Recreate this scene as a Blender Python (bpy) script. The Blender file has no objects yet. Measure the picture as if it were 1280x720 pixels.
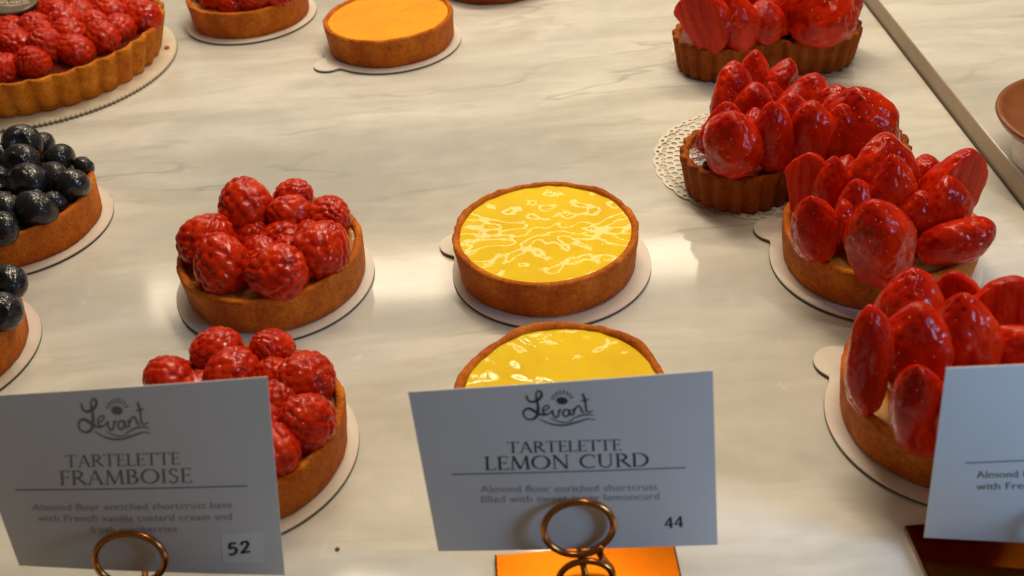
import bpy, math, random
import numpy as np
from mathutils import Vector, Matrix, Euler, noise

random.seed(7)
rng = np.random.default_rng(7)
scene = bpy.context.scene
COL = scene.collection
PI = math.pi

# ------------------------------------------------------------------ camera solved from the photograph (metres)
FPX, PITCH, ROLL, CAM_H = 1314.265, 0.651577, -0.082937, 0.314963
cp, sp = math.cos(PITCH), math.sin(PITCH)
cr, sr = math.cos(ROLL), math.sin(ROLL)


def ray(px, py):
    x = (px - 640) / FPX
    y = -(py - 360) / FPX
    x, y = cr * x - sr * y, sr * x + cr * y
    return Vector((x, y * sp + cp, y * cp - sp))


def at_z(px, py, z=0.0):
    d = ray(px, py)
    t = (z - CAM_H) / d.z
    return Vector((0, 0, CAM_H)) + d * t


def at_plane(px, py, p0, n):
    d = ray(px, py)
    o = Vector((0, 0, CAM_H))
    return o + d * ((p0 - o).dot(n) / d.dot(n))


def depth(p):
    return p.y * cp - (p.z - CAM_H) * sp


cam_data = bpy.data.cameras.new('camera')
cam = bpy.data.objects.new('camera', cam_data)
COL.objects.link(cam)
R0, U0 = Vector((1, 0, 0)), Vector((0, sp, cp))
Rv = cr * R0 + sr * U0
Uv = -sr * R0 + cr * U0
Fv = Vector((0, cp, -sp))
m = Matrix((Rv, Uv, -Fv)).transposed().to_4x4()
m.translation = (0, 0, CAM_H)
cam.matrix_world = m
cam_data.sensor_fit = 'HORIZONTAL'
cam_data.sensor_width = 36
cam_data.lens = FPX / 1280 * 36
cam_data.clip_start = 0.01
cam_data.clip_end = 50
cam_data.dof.use_dof = True
cam_data.dof.focus_distance = 0.53
cam_data.dof.aperture_fstop = 14
scene.camera = cam

# ------------------------------------------------------------------ object helpers


def mesh(name, verts, faces, smooth=True):
    me = bpy.data.meshes.new(name)
    me.from_pydata([tuple(v) for v in verts], [], [tuple(f) for f in faces])
    me.update()
    if smooth:
        me.polygons.foreach_set('use_smooth', [True] * len(me.polygons))
    return me


def obj(name, me, mat=None, parent=None, loc=(0, 0, 0), rot=None, scale=None):
    o = bpy.data.objects.new(name, me)
    COL.objects.link(o)
    if mat is not None and me is not None and not me.materials:
        me.materials.append(mat)
    if parent is not None:
        o.parent = parent
    o.location = loc
    if rot is not None:
        o.rotation_euler = rot
    if scale is not None:
        o.scale = scale
    return o


def tag(o, label=None, cat=None, group=None, kind=None):
    if label:
        o['label'] = label
    if cat:
        o['category'] = cat
    if group:
        o['group'] = group
    if kind:
        o['kind'] = kind
    return o


def thing(name, label, cat, loc, group=None, rotz=0):
    o = bpy.data.objects.new(name, None)
    COL.objects.link(o)
    o.empty_display_size = 0.01
    o.location = loc
    o.rotation_euler = (0, 0, rotz)
    return tag(o, label, cat, group)


# ------------------------------------------------------------------ materials
def new_mat(name):
    mt = bpy.data.materials.new(name)
    mt.use_nodes = True
    nt = mt.node_tree
    return mt, nt, nt.nodes['Principled BSDF']


def N(nt, kind, **kw):
    n = nt.nodes.new(kind)
    for k, v in kw.items():
        if k in n.inputs:
            n.inputs[k].default_value = v
        else:
            setattr(n, k, v)
    return n


def ramp(nt, fac, stops):
    r = nt.nodes.new('ShaderNodeValToRGB')
    el = r.color_ramp.elements
    while len(el) < len(stops):
        el.new(0.5)
    for e, (p, c) in zip(el, stops):
        e.position = p
        e.color = (*c, 1)
    nt.links.new(fac, r.inputs['Fac'])
    return r


def coords(nt, scale=(1, 1, 1), kind='Object', rot=(0, 0, 0)):
    tc = nt.nodes.new('ShaderNodeTexCoord')
    mp = nt.nodes.new('ShaderNodeMapping')
    mp.inputs['Scale'].default_value = scale
    mp.inputs['Rotation'].default_value = rot
    nt.links.new(tc.outputs[kind], mp.inputs['Vector'])
    return mp.outputs['Vector']


def tex(nt, vec, scale, detail=4, rough=0.55, dist=0.0):
    n = nt.nodes.new('ShaderNodeTexNoise')
    n.inputs['Scale'].default_value = scale
    n.inputs['Detail'].default_value = detail
    n.inputs['Roughness'].default_value = rough
    n.inputs['Distortion'].default_value = dist
    nt.links.new(vec, n.inputs['Vector'])
    return n.outputs['Fac']


def bump(nt, b, height, strength, distance):
    n = nt.nodes.new('ShaderNodeBump')
    n.inputs['Strength'].default_value = strength
    n.inputs['Distance'].default_value = distance
    nt.links.new(height, n.inputs['Height'])
    nt.links.new(n.outputs['Normal'], b.inputs['Normal'])
    return n


def mixc(nt, fac, a, b, mode='MIX'):
    n = nt.nodes.new('ShaderNodeMix')
    n.data_type = 'RGBA'
    n.blend_type = mode
    for sock, v in ((n.inputs[0], fac), (n.inputs[6], a), (n.inputs[7], b)):
        if isinstance(v, (int, float)):
            sock.default_value = v
        elif isinstance(v, tuple):
            sock.default_value = (*v, 1)
        else:
            nt.links.new(v, sock)
    return n.outputs[2]


def math_n(nt, op, a, b=None):
    n = nt.nodes.new('ShaderNodeMath')
    n.operation = op
    for i, v in enumerate((a, b)):
        if v is None:
            continue
        if isinstance(v, (int, float)):
            n.inputs[i].default_value = v
        else:
            nt.links.new(v, n.inputs[i])
    return n.outputs[0]


def marble_mat(name, rotz=0.0, light=1.0):
    mt, nt, b = new_mat(name)
    v3 = coords(nt, (1, 1, 1))
    # warp the coordinates so that the bands wander
    wn = nt.nodes.new('ShaderNodeTexNoise')
    wn.inputs['Scale'].default_value = 7
    wn.inputs['Detail'].default_value = 3
    nt.links.new(coords(nt, (0.7, 1.6, 1)), wn.inputs['Vector'])
    vm = nt.nodes.new('ShaderNodeVectorMath')
    vm.operation = 'MULTIPLY_ADD'
    nt.links.new(wn.outputs['Color'], vm.inputs[0])
    vm.inputs[1].default_value = (0.06, 0.045, 0)
    nt.links.new(v3, vm.inputs[2])

    def warped(scale):
        mp = nt.nodes.new('ShaderNodeMapping')
        mp.inputs['Scale'].default_value = scale
        mp.inputs['Rotation'].default_value = (0, 0, rotz)
        nt.links.new(vm.outputs[0], mp.inputs['Vector'])
        return mp.outputs['Vector']
    v1 = warped((2.3, 8.0, 4))
    v2 = warped((7.0, 33, 6))
    cloud = tex(nt, v1, 1.25, 5, 0.58, 0.3)
    r1 = ramp(nt, cloud, [(0.34, (0.0, 0.0, 0.0)), (0.58, (1, 1, 1))])
    wisp = tex(nt, v2, 1.2, 8, 0.68, 0.5)
    r4 = ramp(nt, wisp, [(0.38, (0, 0, 0)), (0.60, (1, 1, 1))])
    n2 = tex(nt, v2, 0.55, 4, 0.55, 0.4)
    ridge = math_n(nt, 'ABSOLUTE', math_n(nt, 'SUBTRACT', n2, 0.5))
    r2 = ramp(nt, ridge, [(0.0, (1, 1, 1)), (0.022, (0, 0, 0))])
    gate = ramp(nt, tex(nt, v1, 1.5, 3, 0.6), [(0.50, (0, 0, 0)), (0.66, (1, 1, 1))])
    vein = mixc(nt, 1.0, r2.outputs[0], gate.outputs[0], 'MULTIPLY')
    L = light
    base = mixc(nt, r1.outputs[0], (0.44 * L, 0.44 * L, 0.405 * L), (0.74 * L, 0.725 * L, 0.67 * L))
    base = mixc(nt, math_n(nt, 'MULTIPLY', math_n(nt, 'SUBTRACT', 1.0, r4.outputs[0]), 0.58), base, (0.48 * L, 0.475 * L, 0.42 * L))
    fine = tex(nt, v3, 60, 5, 0.6)
    base = mixc(nt, 0.10, base, ramp(nt, fine, [(0.3, (0.35, 0.34, 0.3)), (0.7, (0.8, 0.77, 0.7))]).outputs[0])
    colr = mixc(nt, math_n(nt, 'MULTIPLY', vein, 0.6), base, (0.30, 0.30, 0.265))
    spk = nt.nodes.new('ShaderNodeTexVoronoi')
    spk.inputs['Scale'].default_value = 20
    nt.links.new(coords(nt, (1, 2.2, 1)), spk.inputs['Vector'])
    sk = ramp(nt, spk.outputs['Distance'], [(0.0, (1, 1, 1)), (0.045, (0, 0, 0))])
    sg = math_n(nt, 'GREATER_THAN', tex(nt, v3, 9, 1), 0.60)
    colr = mixc(nt, math_n(nt, 'MULTIPLY', math_n(nt, 'MULTIPLY', sk.outputs[0], sg), 0.6), colr, (0.16, 0.15, 0.12))
    nt.links.new(colr, b.inputs['Base Color'])
    rr = ramp(nt, tex(nt, v3, 14, 4), [(0.3, (0.06,) * 3), (0.75, (0.13,) * 3)])
    nt.links.new(rr.outputs[0], b.inputs['Roughness'])
    b.inputs['IOR'].default_value = 1.5
    return mt


def crust_mat(name, dark=1.0, gold=1.0):
    mt, nt, b = new_mat(name)
    v = coords(nt)
    n1 = tex(nt, v, 48, 6, 0.65)
    n2 = tex(nt, v, 620, 4, 0.75)
    n3 = tex(nt, v, 210, 4, 0.7)
    d = dark
    c = ramp(nt, n1, [(0.32, (0.36 * d, 0.070 * d * gold, 0.003 * d)), (0.52, (0.52 * d, 0.128 * d * gold, 0.006 * d)), (0.68, (0.64 * d, 0.20 * d * gold, 0.014 * d))])
    g = math_n(nt, 'MULTIPLY', ramp(nt, n3, [(0.56, (0, 0, 0)), (0.70, (1, 1, 1))]).outputs[0], 0.6)
    c2 = mixc(nt, g, c.outputs[0], (0.20 * d, 0.05 * d, 0.006 * d))
    g2 = math_n(nt, 'MULTIPLY', ramp(nt, n3, [(0.30, (1, 1, 1)), (0.42, (0, 0, 0))]).outputs[0], 0.35)
    c2 = mixc(nt, g2, c2, (0.72 * d, 0.36 * d, 0.07 * d))
    c3 = mixc(nt, 0.55, c2, ramp(nt, n2, [(0.32, (0.35, 0.30, 0.25)), (0.62, (1, 1, 1))]).outputs[0], 'MULTIPLY')
    nt.links.new(c3, b.inputs['Base Color'])
    b.inputs['Roughness'].default_value = 0.6
    b.inputs['Specular IOR Level'].default_value = 0.15
    h = mixc(nt, 0.5, n2, n3)
    bump(nt, b, h, 0.9, 0.0016)
    return mt


def gloss_mat(name, c_lo, c_hi, scale=120, rough=0.22, coat=1.0, coat_rough=0.05, sss=0.0, sss_r=(0.004, 0.001, 0.0005),
              bscale=420, bstr=0.35, bdist=0.0008, bdetail=2, seeds=False, bstretch=(1, 1, 1), spec=0.5, coat_ior=1.36, cstretch=(1, 1, 1), bmask=0, brot=0.0):
    mt, nt, b = new_mat(name)
    v = coords(nt, cstretch)
    n1 = tex(nt, v, scale, 4, 0.55)
    c = ramp(nt, n1, [(0.3, c_lo), (0.7, c_hi)])
    out = c.outputs[0]
    if seeds:
        vo = nt.nodes.new('ShaderNodeTexVoronoi')
        vo.inputs['Scale'].default_value = 6.5
        vv = coords(nt, (1.25, 1.25, 1.25))
        nt.links.new(vv, vo.inputs['Vector'])
        sd = ramp(nt, vo.outputs['Distance'], [(0.07, (1, 1, 1)), (0.13, (0, 0, 0))])
        out = mixc(nt, math_n(nt, 'MULTIPLY', sd.outputs[0], 0.8), out, (0.70, 0.26, 0.05))
    nt.links.new(out, b.inputs['Base Color'])
    b.inputs['Roughness'].default_value = rough
    b.inputs['Specular IOR Level'].default_value = spec
    b.inputs['Coat Weight'].default_value = coat
    b.inputs['Coat Roughness'].default_value = coat_rough
    b.inputs['Coat IOR'].default_value = coat_ior
    if sss > 0:
        b.inputs['Subsurface Weight'].default_value = sss
        b.inputs['Subsurface Radius'].default_value = (1, sss_r[1] / sss_r[0], sss_r[2] / sss_r[0])
        b.inputs['Subsurface Scale'].default_value = sss_r[0]
    hb = tex(nt, coords(nt, bstretch, rot=(0, 0, brot)), bscale, bdetail, 0.5, 0.6)
    if bmask:
        mk = ramp(nt, tex(nt, coords(nt), bmask, 3, 0.6), [(0.38, (0.25,) * 3), (0.62, (1, 1, 1))])
        hb = math_n(nt, 'MULTIPLY', math_n(nt, 'SUBTRACT', hb, 0.5), mk.outputs[0])
    bn = bump(nt, b, hb, bstr, bdist)
    nt.links.new(bn.outputs['Normal'], b.inputs['Coat Normal'])
    return mt


def plain_mat(name, col, rough=0.6, metal=0.0, spec=0.5, var=0.06, vscale=90, bstr=0.0):
    mt, nt, b = new_mat(name)
    v = coords(nt)
    n1 = tex(nt, v, vscale, 5, 0.6)
    lo = tuple(max(0, x * (1 - var)) for x in col)
    hi = tuple(min(1, x * (1 + var)) for x in col)
    c = ramp(nt, n1, [(0.3, lo), (0.7, hi)])
    nt.links.new(c.outputs[0], b.inputs['Base Color'])
    b.inputs['Roughness'].default_value = rough
    b.inputs['Metallic'].default_value = metal
    b.inputs['Specular IOR Level'].default_value = spec
    if bstr:
        bump(nt, b, tex(nt, v, 900, 3), bstr, 0.0004)
    return mt


M = {}
M['marble'] = marble_mat('marble')
M['marble_slab'] = marble_mat('marble_slab', rotz=0.5, light=1.03)
M['crust'] = crust_mat('shortcrust', 1.16, 0.97)
M['crust_dark'] = crust_mat('shortcrust_dark', 0.74, 0.9)
M['crust_gold'] = crust_mat('shortcrust_golden', 1.32, 1.22)
M['custard'] = gloss_mat('custard', (0.46, 0.19, 0.035), (0.60, 0.31, 0.08), 90, bscale=260, bstr=0.25, sss=0.2)
M['lemon'] = gloss_mat('lemon_curd', (0.78, 0.50, 0.003), (0.86, 0.60, 0.006), 45, rough=0.5, bscale=260, bstr=0.22, bdist=0.0010, spec=0.1, bmask=45, coat=0.75, brot=0.7,
                       bdetail=2.0, bstretch=(1.0, 0.5, 1.0), sss=0.25, sss_r=(0.004, 0.002, 0.0005), coat_rough=0.015)
M['lemon_golden'] = gloss_mat('lemon_curd_golden', (0.84, 0.31, 0.0008), (0.90, 0.39, 0.001), 45, rough=0.5, bscale=130, bstr=0.40, bdist=0.0014, spec=0.1, bmask=40,
                             bdetail=2.5, sss=0.25, sss_r=(0.004, 0.002, 0.0005), coat_rough=0.015, coat=0.75)
M['glaze'] = gloss_mat('berry_glaze', (0.085, 0.010, 0.004), (0.17, 0.030, 0.008), 80, bscale=220, bstr=0.35, bdist=0.0012, coat_rough=0.03)
M['raspberry'] = gloss_mat('raspberry', (0.34, 0.005, 0.0004), (0.64, 0.034, 0.001), 1.6, rough=0.6, bscale=9.0, bstr=0.06, bdist=0.05,
                           sss=0.30, sss_r=(0.005, 0.0008, 0.0002), coat=1.0, coat_rough=0.010, spec=0.02, coat_ior=1.33)
M['strawberry'] = gloss_mat('strawberry', (0.28, 0.0025, 0.0002), (0.72, 0.028, 0.0006), 1.6, rough=0.6, bscale=9.0, bstr=0.10, bdist=0.04, bdetail=3,
                            sss=0.30, sss_r=(0.009, 0.0010, 0.0003), coat=1.0, coat_rough=0.008, seeds=True, spec=0.02, coat_ior=1.31)
M['strawberry_cut'] = gloss_mat('strawberry_cut_face', (0.40, 0.004, 0.0005), (0.62, 0.04, 0.004), 3.2, rough=0.6, bscale=6, bstr=0.1, bdist=0.05, coat_ior=1.27,
                                sss=0.5, sss_r=(0.010, 0.0014, 0.0004), coat=0.55, coat_rough=0.04, spec=0.05, cstretch=(2.6, 1, 0.45))
M['blueberry'] = gloss_mat('blueberry', (0.004, 0.004, 0.006), (0.011, 0.012, 0.016), 2.2, rough=0.5, bscale=4, bstr=0.12, bdist=0.06,
                           coat=0.8, coat_rough=0.035, spec=0.2, coat_ior=1.5)
M['board'] = plain_mat('white_card_board', (0.72, 0.66, 0.58), 0.5, var=0.03)
M['board_edge'] = plain_mat('board_edge', (0.10, 0.075, 0.045), 0.6)
M['cake_board'] = plain_mat('cream_cake_board', (0.70, 0.62, 0.47), 0.45, var=0.04)
M['doily'] = plain_mat('doily_paper', (0.74, 0.69, 0.58), 0.8, var=0.03)
M['card'] = plain_mat('card_paper', (0.78, 0.735, 0.675), 0.75, spec=0.2, var=0.03, vscale=25)
M['ink'] = plain_mat('ink', (0.07, 0.06, 0.055), 0.7, spec=0.2)
M['ink_soft'] = plain_mat('soft_ink', (0.41, 0.385, 0.36), 0.7, spec=0.2)
M['ink_mid'] = plain_mat('mid_ink', (0.23, 0.20, 0.175), 0.7, spec=0.2)
M['sticker'] = plain_mat('sticker_paper', (0.85, 0.84, 0.82), 0.5, spec=0.3)
M['copper'] = plain_mat('copper_wire', (0.62, 0.24, 0.06), 0.22, metal=1.0, var=0.1)
M['plate'] = plain_mat('amber_metal', (0.15, 0.036, 0.001), 0.22, metal=1.0, var=0.05, vscale=200)
M['plaque'] = plain_mat('plaque_chocolate', (0.11, 0.085, 0.06), 0.35, var=0.15)
M['plaque_print'] = plain_mat('plaque_print', (0.66, 0.56, 0.42), 0.4)
M['brown_cup'] = gloss_mat('brown_glaze', (0.20, 0.052, 0.012), (0.27, 0.08, 0.02), 60, rough=0.4, coat=0.3, bstr=0.1)
M['porcelain'] = plain_mat('porcelain', (0.74, 0.68, 0.62), 0.3, var=0.02)

# ------------------------------------------------------------------ counter and raised slab


def box_mesh(name, x0, x1, y0, y1, z0, z1):
    vs = [(x, y, z) for z in (z0, z1) for y in (y0, y1) for x in (x0, x1)]
    fs = [(0, 2, 3, 1), (4, 5, 7, 6), (0, 1, 5, 4), (2, 6, 7, 3), (0, 4, 6, 2), (1, 3, 7, 5)]
    return mesh(name, vs, fs, False)


A = at_z(1080, 2)
B_ = at_z(1279, 259)
dirv = (B_ - A).normalized()
SLAB_H = 0.0125
counter = obj('counter', box_mesh('counter', -0.9, 0.9, 0.16, 1.35, -0.03, 0.0), M['marble'])
tag(counter, 'polished white marble display counter with grey horizontal veins', 'counter', kind='structure')
# raised slab: a bullnosed left edge along the line A-B
prof = [(0.0, 0.0006)] + [(0.0012 - 0.0012 * math.cos(a), SLAB_H - 0.0012 + 0.0012 * math.sin(a)) for a in np.linspace(0, PI / 2, 7)]
prof += [(0.55, SLAB_H), (0.55, 0.0006)]
nrm = Vector((-dirv.y, dirv.x, 0))
if nrm.x < 0:
    nrm = -nrm
P0 = A - dirv * 0.45
P1 = B_ + dirv * 0.24
vs, fs = [], []
for P in (P0, P1):
    for o_, z in prof:
        q = P + nrm * o_
        vs.append((q.x, q.y, z))
k = len(prof)
for i in range(k):
    fs.append((i, (i + 1) % k, k + (i + 1) % k, k + i))
fs += [tuple(range(k))[::-1], tuple(range(k, 2 * k))]
me = mesh('raised_slab', vs, fs, False)
me.materials.append(M['marble_slab'])
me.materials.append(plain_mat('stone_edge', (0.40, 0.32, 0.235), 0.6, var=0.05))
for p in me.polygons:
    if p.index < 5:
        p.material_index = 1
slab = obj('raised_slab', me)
tag(slab, 'raised pale marble slab with a rounded edge at the right', 'slab', kind='structure')
# dark strip along the foot of the slab edge
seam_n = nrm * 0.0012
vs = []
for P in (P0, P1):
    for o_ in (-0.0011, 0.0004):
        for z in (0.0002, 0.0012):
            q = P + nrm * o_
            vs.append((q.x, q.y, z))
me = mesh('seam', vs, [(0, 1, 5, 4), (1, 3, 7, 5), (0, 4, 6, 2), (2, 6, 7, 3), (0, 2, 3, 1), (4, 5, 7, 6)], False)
obj('seam', me, plain_mat('seam_dark', (0.07, 0.05, 0.03), 0.7), slab)

# ------------------------------------------------------------------ pastry building blocks


def circle_outline(r, n=160):
    return [Vector((r * math.cos(2 * PI * i / n), r * math.sin(2 * PI * i / n), 0)) for i in range(n)]


def heart_outline(width, n=220, cleft=4.6):
    s = width / 32.0
    pts = []
    for i in range(1440):
        t = -PI + 2 * PI * i / 1440
        x = 16 * math.sin(t) ** 3
        y = 13 * math.cos(t) - 5 * math.cos(2 * t) - 2 * math.cos(3 * t) - math.cos(4 * t)
        y += cleft * math.exp(-(t / 0.42) ** 2)
        y += 2.6 * math.exp(-((abs(t) - PI) / 0.30) ** 2)
        pts.append(Vector((x * s, -y * s, 0)))
    # resample evenly by arc length and smooth
    d = [0.0]
    for i in range(len(pts)):
        d.append(d[-1] + (pts[(i + 1) % len(pts)] - pts[i]).length)
    L = d[-1]
    out, j = [], 0
    for i in range(n):
        target = L * i / n
        while d[j + 1] < target:
            j += 1
        f = (target - d[j]) / max(1e-9, d[j + 1] - d[j])
        out.append(pts[j].lerp(pts[(j + 1) % len(pts)], f))
    for _ in range(4):
        out = [(out[i - 1] + out[i] * 2 + out[(i + 1) % n]) / 4 for i in range(n)]
    a = sum(out[i].x * out[(i + 1) % n].y - out[(i + 1) % n].x * out[i].y for i in range(n))
    if a < 0:
        out = out[::-1]
    return out


def normals(out):
    n = len(out)
    res = []
    for i in range(n):
        t = out[(i + 1) % n] - out[i - 1]
        res.append(Vector((t.y, -t.x, 0)).normalized())
    return res


def sweep(out, profile, flutes=0, amp=0.0, seed=0.0, rough=0.0004, close=True):
    """sweep a profile [(offset, z, flute_weight, edge_noise)] round a closed outline"""
    n = len(out)
    nr = normals(out)
    vs, fs = [], []
    kk = len(profile)
    for i in range(n):
        ph = 2 * PI * flutes * i / n
        fl = amp * (abs(math.cos(ph / 2)) - 0.6) if flutes else 0.0
        for (o_, z, fw, ns) in profile:
            p = out[i] + nr[i] * (o_ + fl * fw)
            q = Vector((p.x, p.y, z))
            e1 = noise.noise(Vector((p.x * 55 + seed, p.y * 55, z * 40)))
            e2 = noise.noise(Vector((p.x * 260 + seed, p.y * 260, z * 260)))
            q += nr[i] * (rough * 2.2 * e1 * ns + rough * 0.9 * e2 * ns)
            q.z += (rough * 1.6 * e1 + rough * 0.8 * e2) * ns * (1 if z > 0.012 else 0)
            vs.append(q)
    for i in range(n):
        j = (i + 1) % n
        for k_ in range(kk - 1):
            fs.append((i * kk + k_, j * kk + k_, j * kk + k_ + 1, i * kk + k_ + 1))
    if close:
        fs.append(tuple(i * kk for i in range(n))[::-1])
    return vs, fs


def crust_profile(h, inset, wall=0.0042):
    """outer wall leaning out from the base, rounded rim, inner face"""
    pr = [(-inset - 0.0012, 0.0, 0.6, 0.2), (-inset, 0.0012, 0.8, 0.6)]
    for t in (0.2, 0.4, 0.6, 0.8, 0.93):
        pr.append((-inset * (1 - t), 0.0012 + (h - 0.0025) * t, 1.0, 1.0))
    pr += [(-0.0001, h - 0.0007, 1.0, 1.3), (-0.0009, h, 0.9, 1.4), (-wall * 0.55, h + 0.0002, 0.6, 1.4),
           (-wall * 0.9, h - 0.0006, 0.3, 1.2), (-wall, h - 0.0022, 0.1, 0.8), (-wall - 0.0004, h - 0.007, 0.0, 0.3)]
    return pr


def disc_fill(out, offset, z, dome=0.0, rings=14, lump=0.0, seed=0.0, lscale=120):
    nr = normals(out)
    n = len(out)
    edge = [out[i] + nr[i] * offset for i in range(n)]
    c = sum((e for e in edge), Vector()) / n
    vs = [Vector((c.x, c.y, z + dome))]
    fs = []
    for r in range(1, rings + 1):
        f = r / rings
        for i in range(n):
            p = c.lerp(edge[i], f)
            e = noise.noise(Vector((p.x * lscale + seed, p.y * lscale, seed)))
            vs.append(Vector((p.x, p.y, z + dome * (1 - f * f) + lump * e)))
    for i in range(n):
        fs.append((0, 1 + i, 1 + (i + 1) % n))
    for r in range(rings - 1):
        for i in range(n):
            a = 1 + r * n
            fs.append((a + i, a + n + i, a + n + (i + 1) % n, a + (i + 1) % n))
    return vs, fs


def board(label, cx, cy, r=0.05, tab=None, group='white card boards under the small tarts', t=0.0020, seed=0):
    """round white card board, white sheet on a dark core, with a rounded pull tab"""
    n = 160
    pts = []
    ta = tab
    for i in range(n):
        a = 2 * PI * i / n
        rr = r
        pts.append(Vector((rr * math.cos(a), rr * math.sin(a), 0)))
    if ta is not None:
        # splice a rounded tab into the outline
        w, ln = 0.0105, 0.0125
        half = math.asin(w / r)
        keep = [p for p in pts if abs((math.atan2(p.y, p.x) - ta + PI) % (2 * PI) - PI) > half * 1.25]
        ang = sorted(keep, key=lambda p: (math.atan2(p.y, p.x) - ta) % (2 * PI))
        d = Vector((math.cos(ta), math.sin(ta), 0))
        s_ = Vector((-d.y, d.x, 0))
        tabp = []
        for u in np.linspace(-1, 1, 22):
            aa = u * PI / 2
            tabp.append(d * (r + ln - w + w * math.cos(aa)) + s_ * (w * math.sin(aa)))
        pts = ang + [d * (r * 0.995) - s_ * w * 1.03] + tabp + [d * (r * 0.995) + s_ * w * 1.03]
    n = len(pts)
    vs, fs = [], []
    prof = [(0.985, 0.0001), (1.0, 0.0005), (1.0, t - 0.0006), (0.998, t), (0.965, t - 0.0001)]
    for p in pts:
        for s, z in prof:
            vs.append((p.x * s, p.y * s, z))
    k_ = len(prof)
    for i in range(n):
        j = (i + 1) % n
        for q in range(k_ - 1):
            fs.append((i * k_ + q, j * k_ + q, j * k_ + q + 1, i * k_ + q + 1))
    vs.append((0, 0, t - 0.0003))
    vs.append((0, 0, 0.0001))
    c0 = len(vs) - 2
    for i in range(n):
        j = (i + 1) % n
        fs.append((i * k_ + k_ - 1, j * k_ + k_ - 1, c0))
        fs.append((j * k_, i * k_, c0 + 1))
    me = mesh('card_board', vs, fs, False)
    me.materials.append(M['board'])
    me.materials.append(M['board_edge'])
    for i_, p in enumerate(me.polygons):
        if i_ < n * (k_ - 1) and i_ % (k_ - 1) < 2:
            p.material_index = 1
    o = obj('card_board', me, None, None, (cx, cy, 0))
    return tag(o, label, 'board', group)


# ---- berries: unit meshes ------------------------------------------------------
def raspberry_mesh(seed, nd=62, nu=84, nv=52):
    r_ = np.random.default_rng(seed)
    k_ = np.arange(nd) + 0.5
    phi = np.arccos(1 - 2 * k_ / nd)
    th = PI * (1 + 5 ** 0.5) * k_ + r_.random() * 6
    S = np.stack([np.cos(th) * np.sin(phi), np.sin(th) * np.sin(phi), np.cos(phi)], 1) + r_.normal(0, 0.05, (nd, 3))
    S /= np.linalg.norm(S, axis=1)[:, None]
    size = 1 + r_.normal(0, 0.10, nd)
    R = math.sqrt(4 * PI / nd) * 0.58
    vs = []
    for j in range(nv + 1):
        v = PI * j / nv
        for i in range(nu):
            u = 2 * PI * i / nu
            vs.append((math.cos(u) * math.sin(v), math.sin(u) * math.sin(v), math.cos(v)))
    V = np.array(vs)
    ang = np.arccos(np.clip(V @ S.T, -1, 1)) / (R * size[None, :])
    dmin = ang.min(1)
    b = np.sqrt(np.clip(1.15 - dmin ** 2, 0, None))
    disp = 0.89 + 0.10 * b
    W = V * disp[:, None]
    z = W[:, 2]
    taper = (1.0 - 0.16 * np.clip(z, -1, 1)) * (1 + 0.05 * np.sin(2.1 * V[:, 0] + seed) + 0.05 * np.cos(2.7 * V[:, 1] + seed * 2))
    W[:, 0] *= taper
    W[:, 1] *= taper
    W[:, 2] *= 1.16
    fs = []
    for j in range(nv):
        for i in range(nu):
            fs.append((j * nu + i, (j + 1) * nu + i, (j + 1) * nu + (i + 1) % nu, j * nu + (i + 1) % nu))
    me = mesh('raspberry', W, fs)
    me.materials.append(M['raspberry'])
    return me


def strawberry_mesh(seed, half=True, nu=84, nv=60):
    """axis +z from 0 (stem end) to 1 (tip), radius 0.5; a halved berry has its cut face towards +y"""
    r_ = np.random.default_rng(seed)
    vs = []
    e1, ez = (0.58, 0.74, 0.62, 0.80, 0.66)[seed % 5], (2.2, 1.9, 2.4, 1.8, 2.1)[seed % 5]
    nm = 1 / max((k / 200) ** 0.34 * (1 - (k / 200) ** ez) ** e1 for k in range(1, 200))
    for j in range(nv + 1):
        t = j / nv
        z = 0.5 - 0.5 * math.cos(PI * t)
        rad = 0.5 * (z ** 0.34) * (max(0.0, 1 - z ** ez) ** e1) * nm
        for i in range(nu):
            u = 2 * PI * i / nu
            x, y = rad * math.cos(u), rad * math.sin(u)
            q = Vector((x * 2 + seed, y * 2, z * 2))
            k_ = 1 + 0.26 * noise.noise(q) + 0.05 * noise.noise(q * 3.3) + 0.018 * noise.noise(q * 9)
            vs.append([x * k_, y * k_, z + 0.02 * noise.noise(q * 1.7)])
    V = np.array(vs)
    # seed dimples
    nd = 95
    k_ = np.arange(nd) + 0.5
    zz = 0.06 + 0.9 * k_ / nd
    th = k_ * 2.39996
    rr = 0.5 * (zz ** 0.34) * ((1 - zz ** ez) ** e1) * nm
    S = np.stack([rr * np.cos(th), rr * np.sin(th), zz], 1)
    D = np.linalg.norm(V[:, None, :] - S[None], axis=2).min(1)
    dim = 0.040 * np.exp(-(D / 0.034) ** 2)
    rad = np.linalg.norm(V[:, :2], axis=1) + 1e-6
    V[:, 0] *= 1 - dim / np.maximum(rad, 0.12)
    V[:, 1] *= 1 - dim / np.maximum(rad, 0.12)
    cutf = 0.10
    if half:
        over = V[:, 1] > cutf
        V[over, 1] = cutf + (V[over, 1] - cutf) * 0.10
    fs = []
    for j in range(nv):
        for i in range(nu):
            fs.append((j * nu + i, j * nu + (i + 1) % nu, (j + 1) * nu + (i + 1) % nu, (j + 1) * nu + i))
    me = mesh('strawberry', V, fs)
    me.materials.append(M['strawberry'])
    if half:
        me.materials.append(M['strawberry_cut'])
        for p in me.polygons:
            if all(V[i][1] > cutf - 1e-4 for i in p.vertices):
                p.material_index = 1
    return me


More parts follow.
